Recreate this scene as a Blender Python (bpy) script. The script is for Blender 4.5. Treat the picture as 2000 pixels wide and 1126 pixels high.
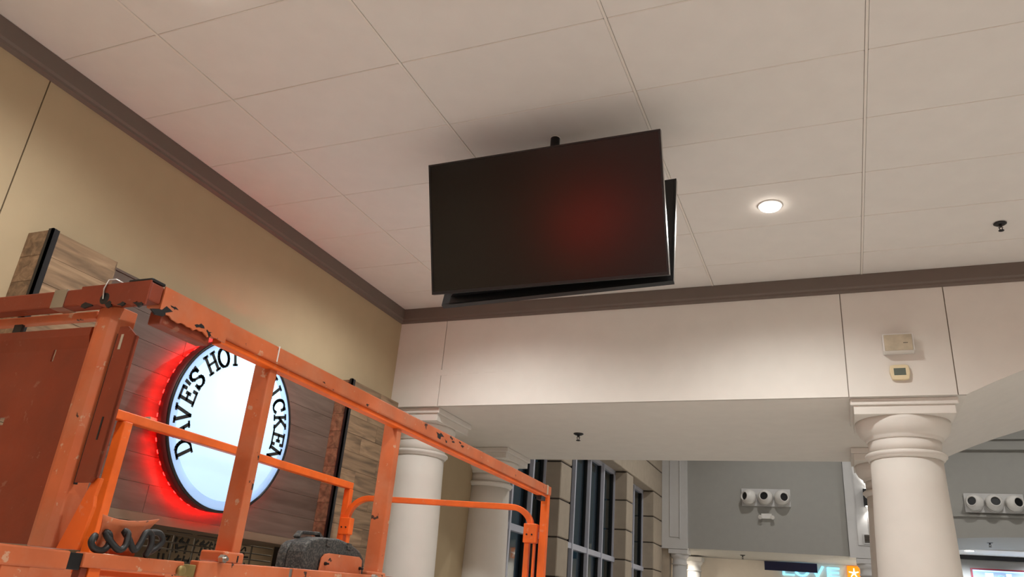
import bpy, bmesh, math, random
from mathutils import Matrix, Vector
random.seed(7)
for o in list(bpy.data.objects): bpy.data.objects.remove(o, do_unlink=True)
S = bpy.context.scene
COL = S.collection
PI = math.pi
CZ = 1.6            # eye height above the floor; all z below are written relative to the eye

# ------------------------------------------------------------------ camera
F = 1488.10
RC = ((0.92246292, 0.3777062, 0.08000119), (-0.07779791, 0.38480648, -0.9197127), (-0.37816617, 0.84217694, 0.38435446))
cd = bpy.data.cameras.new('camera'); cam = bpy.data.objects.new('camera', cd); COL.objects.link(cam)
cd.sensor_fit = 'HORIZONTAL'; cd.sensor_width = 36.0; cd.lens = F / 2000 * 36; cd.clip_start = 0.05; cd.clip_end = 200
rt, dn, fw = [Vector(r) for r in RC]
cam.matrix_world = Matrix(((rt.x, -dn.x, -fw.x, 0), (rt.y, -dn.y, -fw.y, 0), (rt.z, -dn.z, -fw.z, CZ), (0, 0, 0, 1)))
S.camera = cam
# ------------------------------------------------------------------ world, exposure
W = bpy.data.worlds.new('dusk'); S.world = W; W.use_nodes = True
bg = W.node_tree.nodes['Background']; bg.inputs[0].default_value = (0.16, 0.24, 0.28, 1); bg.inputs[1].default_value = 0.25
S.view_settings.view_transform = 'Standard'; S.view_settings.look = 'None'; S.view_settings.gamma = 1
S.view_settings.use_curve_mapping = False; S.view_settings.exposure = 0.38
HALL_W = 165.0      # watts of one hall downlight
HALL_W_BACK = 110.0 # the downlights further back in the hall
HALL_C = (0.985, 1.0, 0.98)

# ------------------------------------------------------------------ materials
MATS = {}
def lin(c):
    return tuple(((v / 255) / 12.92 if v / 255 <= 0.04045 else ((v / 255 + 0.055) / 1.055) ** 2.4) for v in c)
def mat(name, rgb, rough=0.6, metal=0.0, var=0.06, scale=6.0, bump=0.0, bscale=60.0, spec=None):
    m = bpy.data.materials.new(name); m.use_nodes = True; nt = m.node_tree; b = nt.nodes['Principled BSDF']
    c = lin(rgb)
    b.inputs['Roughness'].default_value = rough; b.inputs['Metallic'].default_value = metal
    if spec is not None: b.inputs['Specular IOR Level'].default_value = spec
    tc = nt.nodes.new('ShaderNodeTexCoord')
    n = nt.nodes.new('ShaderNodeTexNoise'); n.inputs['Scale'].default_value = scale; n.inputs['Detail'].default_value = 4
    nt.links.new(tc.outputs['Object'], n.inputs['Vector'])
    r = nt.nodes.new('ShaderNodeValToRGB'); e = r.color_ramp.elements
    e[0].position = 0.3; e[1].position = 0.7
    e[0].color = tuple(v * (1 - var) for v in c) + (1,); e[1].color = tuple(min(1, v * (1 + var)) for v in c) + (1,)
    nt.links.new(n.outputs['Fac'], r.inputs[0]); nt.links.new(r.outputs[0], b.inputs['Base Color'])
    if bump:
        n2 = nt.nodes.new('ShaderNodeTexNoise'); n2.inputs['Scale'].default_value = bscale
        nt.links.new(tc.outputs['Object'], n2.inputs['Vector'])
        bp = nt.nodes.new('ShaderNodeBump'); bp.inputs['Strength'].default_value = bump; bp.inputs['Distance'].default_value = 0.004
        nt.links.new(n2.outputs['Fac'], bp.inputs['Height']); nt.links.new(bp.outputs[0], b.inputs['Normal'])
    MATS[name] = m; return m
def emat(name, rgb, strength):
    m = bpy.data.materials.new(name); m.use_nodes = True; b = m.node_tree.nodes['Principled BSDF']
    c = lin(rgb) + (1,)
    b.inputs['Base Color'].default_value = c; b.inputs['Emission Color'].default_value = c
    b.inputs['Emission Strength'].default_value = strength; b.inputs['Roughness'].default_value = 0.4
    MATS[name] = m; return m
def orange_mat(name, base, dusty=0.25, chips=0.66, pale=0.55):
    m = mat(name, base, 0.5, 0, 0.16, 5.0, 0.15, 40); nt = m.node_tree; b = nt.nodes['Principled BSDF']
    src = b.inputs['Base Color'].links[0].from_socket
    tc = [n for n in nt.nodes if n.type == 'TEX_COORD'][0]
    def layer(src, sc, lo, hi, col, fac):
        n = nt.nodes.new('ShaderNodeTexNoise'); n.inputs['Scale'].default_value = sc; n.inputs['Detail'].default_value = 6; n.inputs['Roughness'].default_value = 0.6
        nt.links.new(tc.outputs['Object'], n.inputs['Vector'])
        r = nt.nodes.new('ShaderNodeMapRange'); r.inputs[1].default_value = lo; r.inputs[2].default_value = hi; r.inputs[4].default_value = fac
        nt.links.new(n.outputs['Fac'], r.inputs[0])
        x = nt.nodes.new('ShaderNodeMix'); x.data_type = 'RGBA'
        nt.links.new(r.outputs[0], x.inputs[0]); nt.links.new(src, x.inputs[6]); x.inputs[7].default_value = lin(col) + (1,)
        return x.outputs[2]
    s = layer(src, 4.5, 0.45, 0.75, (190, 150, 120), dusty)
    s = layer(s, 19.0, 0.63, 0.66, (205, 180, 150), pale)
    s = layer(s, 13.0, chips, chips + 0.015, (38, 28, 24), 0.95)
    nt.links.new(s, b.inputs['Base Color'])
    return m
def wood_mat(name, a, b2, c3, axis=1, rough=0.55):
    m = bpy.data.materials.new(name); m.use_nodes = True; nt = m.node_tree; b = nt.nodes['Principled BSDF']; b.inputs['Roughness'].default_value = rough
    tc = nt.nodes.new('ShaderNodeTexCoord'); mp = nt.nodes.new('ShaderNodeMapping'); oi = nt.nodes.new('ShaderNodeObjectInfo')
    sc = [22, 22, 22]; sc[axis] = 2.2; mp.inputs['Scale'].default_value = sc
    ml = nt.nodes.new('ShaderNodeVectorMath'); ml.operation = 'ADD'
    cx = nt.nodes.new('ShaderNodeCombineXYZ')
    mu = nt.nodes.new('ShaderNodeMath'); mu.operation = 'MULTIPLY'; mu.inputs[1].default_value = 37
    nt.links.new(oi.outputs['Random'], mu.inputs[0]); nt.links.new(mu.outputs[0], cx.inputs[1]); nt.links.new(mu.outputs[0], cx.inputs[0])
    nt.links.new(tc.outputs['Object'], ml.inputs[0]); nt.links.new(cx.outputs[0], ml.inputs[1]); nt.links.new(ml.outputs[0], mp.inputs[0])
    n = nt.nodes.new('ShaderNodeTexNoise'); n.inputs['Scale'].default_value = 1.0; n.inputs['Detail'].default_value = 7; n.inputs['Distortion'].default_value = 0.8
    nt.links.new(mp.outputs[0], n.inputs['Vector'])
    r = nt.nodes.new('ShaderNodeValToRGB'); e = r.color_ramp.elements; e[0].position = 0.3; e[1].position = 0.72
    e[0].color = lin(a) + (1,); e[1].color = lin(c3) + (1,); k = e.new(0.5); k.color = lin(b2) + (1,)
    nt.links.new(n.outputs['Fac'], r.inputs[0])
    hs = nt.nodes.new('ShaderNodeHueSaturation'); mr = nt.nodes.new('ShaderNodeMapRange'); mr.inputs[3].default_value = 0.82; mr.inputs[4].default_value = 1.12
    nt.links.new(oi.outputs['Random'], mr.inputs[0]); nt.links.new(mr.outputs[0], hs.inputs['Value']); nt.links.new(r.outputs[0], hs.inputs['Color'])
    nt.links.new(hs.outputs[0], b.inputs['Base Color'])
    bp = nt.nodes.new('ShaderNodeBump'); bp.inputs['Strength'].default_value = 0.12; bp.inputs['Distance'].default_value = 0.003
    nt.links.new(n.outputs['Fac'], bp.inputs['Height']); nt.links.new(bp.outputs[0], b.inputs['Normal'])
    MATS[name] = m; return m

mat('ceiling_paint', (228, 222, 215), 0.85, bump=0.05, bscale=300, var=0.02)
mat('grid_paint', (232, 224, 214), 0.5, var=0.01)
mat('wall_tan', (180, 160, 128), 0.8, var=0.02, bump=0.04, bscale=200)
mat('wall_white', (228, 221, 212), 0.75, var=0.02, bump=0.04, bscale=200)
mat('joint_gray', (150, 138, 126), 0.9)
mat('gap_dark', (70, 62, 55), 0.9)
mat('crown_brown', (112, 99, 90), 0.6, var=0.03)
mat('floor_tile', (226, 222, 216), 0.45, var=0.08, scale=2)
mat('wall_plain', (214, 208, 200), 0.8, var=0.02)
mat('atrium_gray', (164, 162, 156), 0.85, var=0.02)
mat('atrium_white', (206, 204, 202), 0.7, var=0.02)
mat('stone_tan', (176, 162, 144), 0.85, var=0.05, bump=0.08, bscale=120)
mat('mullion', (190, 192, 204), 0.45, var=0.02)
mat('gasket', (14, 14, 16), 0.5)
mat('black_metal', (22, 21, 23), 0.45, var=0.1)
mat('black_plastic', (16, 16, 18), 0.4, var=0.1)
mat('white_plastic', (226, 222, 216), 0.45, var=0.02)
mat('cream_plastic', (226, 208, 170), 0.45, var=0.03)
mat('lcd', (98, 106, 96), 0.2, var=0.03)
mat('beige_box', (186, 172, 148), 0.6, var=0.14, scale=14)
mat('store_white', (236, 226, 212), 0.7, var=0.02)
mat('navy', (10, 18, 58), 0.4)
mat('steel', (185, 182, 176), 0.3, 1.0, var=0.1)
mat('brass', (150, 130, 80), 0.5, 0.6, var=0.2, scale=20)
mat('cord_black', (24, 23, 23), 0.5, var=0.2, bump=0.2)
mat('red_can', (110, 22, 22), 0.5, var=0.05)
mat('dark_interior', (52, 44, 38), 0.8, var=0.1)
mat('interior_beige', (120, 104, 84), 0.8, var=0.05)
mat('mural_black', (16, 15, 15), 0.7)
mat('wire_gray', (150, 146, 138), 0.4, 0.5)
mat('frame_crimson', (130, 14, 34), 0.4)
mat('deck_plate', (198, 196, 190), 0.55, 0.0, var=0.12, scale=8, bump=0.2, bscale=90)
mat('tyre', (30, 30, 30), 0.9)
mat('screen_film', (11, 11, 12), 0.22, var=0.0, spec=0.5)
mat('silver_edge', (170, 168, 166), 0.25, 0.9, var=0.03)
orange_mat('orange', (196, 100, 56), 0.35, 0.665)
orange_mat('orange_bright', (230, 98, 18), 0.05, 0.72, 0.15)
orange_mat('orange_shaded', (128, 48, 18), 0.04, 0.78, 0.12)  # brown grime and the near end's shade both put into this darker orange
wood_mat('wood_tile', (98, 78, 58), (132, 106, 80), (160, 132, 102), 1)
wood_mat('panel_plank', (86, 70, 60), (97, 80, 70), (107, 90, 80), 1)
emat('lamp_lens', (255, 246, 236), 16.0)
emat('disc_white', (190, 226, 252), 0.66)
emat('disc_rim', (160, 194, 238), 0.56)
emat('led_red', (255, 6, 5), 80.0)
emat('love_cyan', (150, 222, 250), 0.85)
emat('logo_orange', (255, 140, 10), 0.7)
emat('logo_white', (255, 250, 240), 0.8)
emat('menu_glow', (130, 158, 200), 0.35)
emat('menu_letter', (190, 245, 255), 0.75)
emat('red_sign_face', (255, 58, 40), 6.0)
emat('store_lens', (255, 252, 245), 5.0)
m = mat('case_black', (40, 40, 40), 0.55, var=0.2, scale=18, bump=0.05, bscale=80); nt = m.node_tree; b = nt.nodes['Principled BSDF']
src = b.inputs['Base Color'].links[0].from_socket; tc = [n for n in nt.nodes if n.type == 'TEX_COORD'][0]
n = nt.nodes.new('ShaderNodeTexNoise'); n.inputs['Scale'].default_value = 130; n.inputs['Detail'].default_value = 5; nt.links.new(tc.outputs['Object'], n.inputs['Vector'])
r = nt.nodes.new('ShaderNodeMapRange'); r.inputs[1].default_value = .45; r.inputs[2].default_value = .9; nt.links.new(n.outputs['Fac'], r.inputs[0])
x = nt.nodes.new('ShaderNodeMix'); x.data_type = 'RGBA'; nt.links.new(r.outputs[0], x.inputs[0]); nt.links.new(src, x.inputs[6]); x.inputs[7].default_value = lin((120, 114, 104)) + (1,)
nt.links.new(x.outputs[2], b.inputs['Base Color'])
# window glass
m = bpy.data.materials.new('glass_dark'); m.use_nodes = True; b = m.node_tree.nodes['Principled BSDF']
b.inputs['Base Color'].default_value = lin((120, 140, 148)) + (1,); b.inputs['Roughness'].default_value = 0.03; b.inputs['Transmission Weight'].default_value = 1.0; b.inputs['IOR'].default_value = 1.25
MATS['glass_dark'] = m

# ------------------------------------------------------------------ builders
BASE = {}
class MB:
    def __init__(s): s.v = []; s.f = []; s.sm = []
    def add(s, vs, fs, smooth=False):
        k = len(s.v); s.v += [tuple(p) for p in vs]; s.f += [tuple(k + i for i in f) for f in fs]; s.sm += [smooth] * len(fs); return s
    def box(s, x0, x1, y0, y1, z0, z1):
        return s.add([(x0,y0,z0),(x1,y0,z0),(x1,y1,z0),(x0,y1,z0),(x0,y0,z1),(x1,y0,z1),(x1,y1,z1),(x0,y1,z1)],
                     [(0,3,2,1),(4,5,6,7),(0,1,5,4),(1,2,6,5),(2,3,7,6),(3,0,4,7)])
    def bar(s, a, b, w, h, up=(0, 0, 1)):
        a, b = Vector(a), Vector(b); d = (b - a).normalized(); u = Vector(up); r = d.cross(u).normalized(); u = r.cross(d)
        vs = [p + r * sx * w / 2 + u * sz * h / 2 for p in (a, b) for sx, sz in ((-1,-1),(1,-1),(1,1),(-1,1))]
        return s.add(vs, [(0,1,2,3),(7,6,5,4),(0,4,5,1),(1,5,6,2),(2,6,7,3),(3,7,4,0)])
    def tube(s, pts, r, n=10, up=None):
        pts = [Vector(p) for p in pts]; vs = []; prev = None
        for i, p in enumerate(pts):
            d = (pts[min(i + 1, len(pts) - 1)] - pts[max(i - 1, 0)]).normalized()
            if prev is None: a = d.orthogonal().normalized()
            else: a = (prev - d * prev.dot(d)).normalized()
            prev = a; b = d.cross(a)
            vs += [p + (a * math.cos(t) + b * math.sin(t)) * r for t in (2 * PI * k / n for k in range(n))]
        m = len(pts); fs = [(i*n+k, i*n+(k+1)%n, (i+1)*n+(k+1)%n, (i+1)*n+k) for i in range(m-1) for k in range(n)]
        s.add(vs, fs, True); k0 = len(s.v) - len(vs)
        s.f += [tuple(k0 + i for i in reversed(range(n))), tuple(k0 + (m-1)*n + i for i in range(n))]; s.sm += [False, False]; return s
    def ribbon(s, pts, w, h, side):            # rectangular section swept along pts; side = fixed width axis
        pts = [Vector(p) for p in pts]; sd = Vector(side).normalized(); vs = []
        for i, p in enumerate(pts):
            d = (pts[min(i + 1, len(pts) - 1)] - pts[max(i - 1, 0)]).normalized(); u = sd.cross(d).normalized()
            vs += [p + sd*w/2 + u*h/2, p - sd*w/2 + u*h/2, p - sd*w/2 - u*h/2, p + sd*w/2 - u*h/2]
        m = len(pts); fs = [(i*4+k, i*4+(k+1)%4, i*4+4+(k+1)%4, i*4+4+k) for i in range(m-1) for k in range(4)]
        fs += [(3,2,1,0), tuple((m-1)*4 + k for k in range(4))]
        return s.add(vs, fs)
    def lathe(s, prof, c=(0,0,0), axis=(0,0,1), n=40, smooth=True, caps=True):
        ax = Vector(axis).normalized(); a = ax.orthogonal().normalized(); b = ax.cross(a); c = Vector(c); vs = []
        for r_, h in prof: vs += [c + ax*h + (a*math.cos(t) + b*math.sin(t))*r_ for t in (2*PI*k/n for k in range(n))]
        m = len(prof); fs = [(i*n+k, i*n+(k+1)%n, (i+1)*n+(k+1)%n, (i+1)*n+k) for i in range(m-1) for k in range(n)]
        s.add(vs, fs, smooth)
        if caps:
            k0 = len(s.v) - len(vs)
            s.f += [tuple(k0+i for i in reversed(range(n))), tuple(k0+(m-1)*n+i for i in range(n))]; s.sm += [False, False]
        return s
    def prism(s, poly, fn, t0, t1):            # poly of 2D points, fn(a, b, t) -> 3D
        n = len(poly); vs = [fn(a, b, t0) for a, b in poly] + [fn(a, b, t1) for a, b in poly]
        return s.add(vs, [tuple(range(n)), tuple(reversed(range(n, 2*n)))] + [(i, i+n, (i+1)%n+n, (i+1)%n) for i in range(n)])
    def build(s, name, m, parent=None, bevel=0, seg=2, kind=None, label=None):
        base = Vector(BASE.get(parent.name, (0,0,0))) if parent else Vector((0,0,0))
        off = Vector((0,0,CZ)) - base
        me = bpy.data.meshes.new(name); me.from_pydata([tuple(Vector(p) + off) for p in s.v], [], s.f)
        bm = bmesh.new(); bm.from_mesh(me); bmesh.ops.recalc_face_normals(bm, faces=bm.faces); bm.to_mesh(me); bm.free()
        for p, q in zip(me.polygons, s.sm): p.use_smooth = q
        me.materials.append(MATS[m]); o = bpy.data.objects.new(name, me); COL.objects.link(o)
        if parent: o.parent = parent
        BASE[o.name] = tuple(base)
        if bevel:
            md = o.modifiers.new('bevel', 'BEVEL'); md.width = bevel; md.segments = seg; md.limit_method = 'ANGLE'; md.angle_limit = 0.6
        if kind: o['kind'] = kind
        if label: o['label'] = label
        return o
def box(name, m, x0, x1, y0, y1, z0, z1, parent=None, bevel=0, **k):
    return MB().box(x0, x1, y0, y1, z0, z1).build(name, m, parent, bevel, **k)
def tag(o, label, cat, group=None):
    o['label'] = label; o['category'] = cat
    if group: o['group'] = group
    return o
def thing(name, label, cat, base, group=None):
    o = bpy.data.objects.new(name, None); COL.objects.link(o); o.empty_display_size = 0.1
    w = (base[0], base[1], base[2] + CZ); o.location = w; BASE[o.name] = w
    return tag(o, label, cat, group)
def struct(o, label=None):
    o['kind'] = 'structure'
    if label: o['label'] = label
    return o
def shared(name, me, m, loc, parent):          # a repeated piece that shares one mesh
    o = bpy.data.objects.new(name, me); COL.objects.link(o); o.parent = parent
    o.location = Vector(loc) + Vector((0,0,CZ)) - Vector(BASE.get(parent.name, (0,0,0)))
    return o
def boxmesh(name, sx, sy, sz, m, ch=0.0):
    bm = bmesh.new(); bmesh.ops.create_cube(bm, size=1.0)
    for v in bm.verts: v.co = Vector((v.co.x*sx, v.co.y*sy, v.co.z*sz))
    if ch: bmesh.ops.bevel(bm, geom=bm.edges[:], offset=ch, segments=1, affect='EDGES')
    me = bpy.data.meshes.new(name); bm.to_mesh(me); bm.free(); me.materials.append(MATS[m]); return me
def spot(name, loc, energy, color, size_deg=150, blend=0.7, target=(0,0,-1), rad=0.07):
    l = bpy.data.lights.new(name, 'SPOT'); l.energy = energy; l.color = color; l.spot_size = math.radians(size_deg); l.spot_blend = blend; l.shadow_soft_size = rad
    o = bpy.data.objects.new(name, l); COL.objects.link(o); o.location = (loc[0], loc[1], loc[2] + CZ)
    o.rotation_euler = Vector(target).to_track_quat('-Z', 'Y').to_euler(); return o

H = 2.78; XW = -4.118; YW = 6.44; ZB = 1.749; FL = -CZ
XR = 7.0; YN = -9.0
# ------------------------------------------------------------------ room shell
struct(box('floor', 'floor_tile', -10, 12, -10, 27, FL - 0.1, FL))
ceil = struct(box('ceiling', 'ceiling_paint', XW - 0.15, XR + 0.15, YN - 0.15, YW + 0.05, H + 0.02, H + 0.12))
XL = [XW + 0.02, -3.336, -2.121, -0.918, 0.295, 1.505, 2.715]
YL = [2.910 + 0.6135 * k for k in range(-4, 6)] + [YW - 0.02]
tiles = {}
for i in range(len(XL) - 1):
    for j in range(len(YL) - 1):
        sx = XL[i+1] - XL[i] - 0.0175; sy = YL[j+1] - YL[j] - 0.0065; key = (round(sx, 3), round(sy, 3))
        if key not in tiles: tiles[key] = boxmesh('tile', sx, sy, 0.016, 'ceiling_paint', 0.002)
        shared('tile', tiles[key], None, ((XL[i]+XL[i+1])/2, (YL[j]+YL[j+1])/2, H + 0.012 + random.uniform(-.0008, .0008)), ceil)
rm = boxmesh('main_runner', 0.014, YL[-1] - YL[0], 0.012, 'grid_paint', 0.001)
for x in XL[1:]: shared('main_runner', rm, None, (x, (YL[0]+YL[-1])/2, H + 0.006), ceil)
ct = {}
for i in range(len(XL) - 1):
    for y in YL[1:-1]:
        L = XL[i+1] - XL[i] - 0.024; k = round(L, 3)
        if k not in ct: ct[k] = boxmesh('cross_tee', L, 0.004, 0.006, 'grid_paint', 0.001)
        shared('cross_tee', ct[k], None, ((XL[i]+XL[i+1])/2, y, H + 0.006), ceil)
# left wall: backing with a storefront opening, plus two painted panels with a joint between
w = MB()
w.box(XW - 0.35, XW - 0.012, YN, YW, 0.36, H + 0.1).box(XW - 0.35, XW - 0.012, YN, 2.52, FL, 0.36).box(XW - 0.35, XW - 0.012, 5.52, YW + 0.3, FL, 0.36)
wl = struct(w.build('wall_left', 'gap_dark'))
box('panel', 'wall_tan', XW - 0.012, XW, YN, 2.283, FL, H, wl)
box('panel', 'wall_tan', XW - 0.012, XW, 2.291, YW + 0.02, 0.36, H, wl)
box('panel', 'wall_tan', XW - 0.012, XW, 5.5, YW + 0.02, FL, 0.36, wl)
struct(box('wall_passage', 'wall_tan', XW - 0.35, XW, YW + 0.02, 9.12, FL, ZB + 0.5))
struct(box('wall_near', 'wall_plain', XW - 0.3, XR + 0.2, YN - 0.2, YN, FL, H + 0.1))
struct(box('wall_right', 'wall_plain', XR, XR + 0.2, YN, 9.1, FL, H + 0.1))
# arch profile to the right of the pier
AR = 5.5; AX = 3.40; AZ = ZB + AR * (1 - math.cos(math.asin((AX - 0.93) / AR)))
def arch(x): return AZ - AR + math.sqrt(AR * AR - (x - AX) ** 2)
ARC = [(0.93 + (2 * (AX - 0.93)) * k / 24, 0) for k in range(25)]; ARC = [(x, arch(x)) for x, _ in ARC]
core = [(XW - 0.3, ZB)] + ARC + [(XR + 0.1, ZB), (XR + 0.1, 4.2), (XW - 0.3, 4.2)]
wb = struct(MB().prism(core, lambda a, b, t: (a, t, b), YW + 0.012, 9.1).build('wall_back', 'wall_white'))
fx = lambda a, b, t: (a, t, b)
for x0, x1 in ((XW, -3.584), (-3.577, 0.1105), (0.1175, 0.869)):
    box('panel', 'wall_white', x0, x1, YW, YW + 0.02, ZB, H + 0.01, wb)
MB().prism([(0.877, ZB), (0.93, ZB)] + ARC + [(XR, ZB), (XR, H + 0.01), (0.877, H + 0.01)], fx, YW, YW + 0.02).build('panel', 'wall_white', wb)
for x in (-3.5805, 0.114, 0.873): box('joint', 'joint_gray', x - 0.0035, x + 0.0035, YW + 0.011, YW + 0.0125, ZB + 0.002, H, wb)
# faint raised letter ghosts left on the fascia
gx = -3.98
for k in range(7):
    wd = 0.09 + 0.02 * (k % 3)
    box('paint_patch', 'wall_white', gx, gx + wd, YW - 0.0012, YW + 0.001, 2.05 + 0.004*k, 2.11 + 0.006*(k % 2) + 0.004*k, wb, bevel=0.001)
    gx += wd + 0.06 + 0.02 * (k % 2)
# crown mouldings: flat fascia with a bevelled foot
def crown(name, fn, a, b, label):
    prof = [(0, 0), (0.04, 0), (0.04, -0.105), (0.028, -0.118), (0.028, -0.135), (0.0, -0.148)]
    o = MB(); o.prism([(p, H + 0.002 + q) for p, q in prof], fn, a, b); return struct(o.build(name, 'crown_brown'), label)
crown('trim_1', lambda p, z, t: (XW + p, t, z), YN, YW, 'dark brown crown moulding along the tan left wall')
crown('trim_2', lambda p, z, t: (t, YW - p, z), XW, XR, 'dark brown crown moulding above the white fascia')

# ------------------------------------------------------------------ columns
def column(cx, cy, label, group, back=False):
    t = thing('column', label, 'column', (cx, cy, FL), group)
    z0 = ZB
    box('bed_mould', 'wall_white', cx - 0.38, cx + 0.38, cy - 0.375, cy + 0.38, z0 - 0.055, z0 - 0.001, t, 0.008)
    box('abacus', 'wall_white', cx - 0.356, cx + 0.356, cy - 0.356, cy + 0.356, z0 - 0.125, z0 - 0.055, t, 0.004)
    e = [(0.352, -0.125), (0.35, -0.15), (0.345, -0.185), (0.325, -0.225), (0.295, -0.25), (0.282, -0.262), (0.282, -0.278), (0.27, -0.285)]
    MB().lathe([(r_, z0 + h) for r_, h in e], (cx, cy, 0), n=56).build('echinus', 'wall_white', t)
    MB().lathe([(0.268, z0 - 0.28), (0.262, z0 - 0.38)], (cx, cy, 0), n=56).build('necking', 'wall_white', t)
    MB().lathe([(0.262, z0-0.376), (0.288, z0-0.38), (0.298, z0-0.39), (0.298, z0-0.405), (0.286, z0-0.412), (0.281, z0-0.425), (0.27, z0-0.435)], (cx, cy, 0), n=56).build('astragal', 'wall_white', t)
    MB().lathe([(0.262, z0-0.43), (0.267, 1.1), (0.279, 0.8), (0.288, 0.45), (0.297, 0.0), (0.302, -0.6), (0.305, -1.3)], (cx, cy, 0), n=64).build('shaft', 'wall_white', t)
    MB().lathe([(0.31, -1.3), (0.35, -1.34), (0.35, -1.4), (0.33, -1.42), (0.38, -1.45), (0.38, -1.5)], (cx, cy, 0), n=48).build('base_mould', 'wall_white', t)
    box('plinth', 'wall_white', cx - 0.4, cx + 0.4, cy - 0.4, cy + 0.4, FL, -1.5, t)
    return t
column(0.497, 6.86, 'thick white round column below the thermostat and beige box', 'columns of the passage')
column(-3.96, 6.86, 'white round column at the left end of the white fascia, beside the wood pilaster', 'columns of the passage')
column(-4.0, 8.72, 'shadowed white round column behind the left column, next to the tall windows', 'columns of the passage')
column(0.497, 8.72, 'white round column almost hidden behind the thick column under the thermostat', 'columns of the passage')

# ------------------------------------------------------------------ hall downlights
def downlight(x, y, label, watts=HALL_W):
    t = thing('downlight', label, 'light', (x, y, H), 'recessed hall downlights')
    MB().lathe([(0.070, -0.003), (0.080, -0.004), (0.086, -0.001), (0.087, 0.004), (0.070, 0.004)], (x, y, H), n=40, caps=False).build('trim_ring', 'white_plastic', t)
    MB().lathe([(0.0705, 0.0), (0.0705, -0.014), (0.064, -0.019), (0.04, -0.022), (0.001, -0.023)], (x, y, H), n=32).build('lens', 'lamp_lens', t)
    l = spot('downlight_beam', (x, y, H - 0.03), watts, HALL_C, 158, 0.75)
    l.parent = t; l.location = (0, 0, -0.03)
downlight(-0.312, 5.052, 'glowing round downlight in the ceiling to the right of the television')
downlight(-2.78, 5.05, 'round downlight hidden behind the televisions, near the white fascia')
downlight(-2.78, 2.03, 'round downlight just above the top edge, over the orange lift')
for x, y in ((-0.312, 2.03), (2.16, 2.03), (-2.78, -1.0), (-0.312, -1.0), (2.16, -4.0), (-2.78, -4.0), (-0.312, -4.0), (-2.78, -7.0), (-0.312, -7.0), (4.63, 2.03), (4.63, 5.05)):
    downlight(x, y, 'round downlight in the ceiling outside the picture', HALL_W if y > 0 else HALL_W_BACK)
# sprinklers
def sprinkler(x, y, z, s, label):
    t = thing('sprinkler', label, 'sprinkler', (x, y, z), 'ceiling sprinklers')
    MB().lathe([(0.040*s, 0.0), (0.042*s, -0.004*s), (0.03*s, -0.012*s), (0.02*s, -0.014*s)], (x, y, z), n=24).build('escutcheon', 'black_metal', t)
    m = MB().lathe([(0.010*s, -0.01*s), (0.010*s, -0.03*s)], (x, y, z), n=12)
    m.bar((x - 0.012*s, y, z - 0.03*s), (x - 0.004*s, y, z - 0.055*s), 0.005*s, 0.005*s, (0,1,0)).bar((x + 0.012*s, y, z - 0.03*s), (x + 0.004*s, y, z - 0.055*s), 0.005*s, 0.005*s, (0,1,0))
    m.build('frame', 'black_metal', t)
    MB().lathe([(0.018*s, -0.055*s), (0.018*s, -0.059*s), (0.006*s, -0.062*s)], (x, y, z), n=16).build('deflector', 'black_metal', t)
sprinkler(1.186, 5.685, H, 1.0, 'dark sprinkler head on the tiled ceiling at the far right')
sprinkler(-2.525, 7.665, ZB, 1.3, 'dark sprinkler head under the passage soffit behind the white fascia')
sprinkler(-2.30, 19.9, 1.59, 1.5, 'tiny sprinkler head on the soffit above the bright cyan letters')
sprinkler(2.873, 19.91, 2.12, 1.7, 'tiny sprinkler head on the curved soffit at the right edge')

# ------------------------------------------------------------------ wall devices
t = thing('speaker_box', 'beige stained metal box on the white fascia above the thermostat', 'box', (0.5, YW, 2.08))
box('body', 'white_plastic', 0.392, 0.612, YW - 0.10, YW - 0.0005, 2.083, 2.226, t, 0.004)
box('front_plate', 'beige_box', 0.402, 0.600, YW - 0.11, YW - 0.10, 2.085, 2.214, t, 0.002)
box('scratch', 'black_metal', 0.535, 0.568, YW - 0.1107, YW - 0.1095, 2.142, 2.146, t)
t = thing('thermostat', 'cream thermostat with a grey display on the white fascia', 'thermostat', (0.49, YW, 1.87))
MB().prism([(0.428, 1.985), (0.46, 1.991), (0.53, 1.991), (0.558, 1.985), (0.566, 1.93), (0.556, 1.876), (0.53, 1.87), (0.46, 1.87), (0.434, 1.876), (0.422, 1.93)], fx, YW - 0.035, YW - 0.0005).build('case', 'cream_plastic', t, 0.006)
box('display', 'lcd', 0.452, 0.536, YW - 0.0365, YW - 0.034, 1.905, 1.962, t, 0.001)

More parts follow.
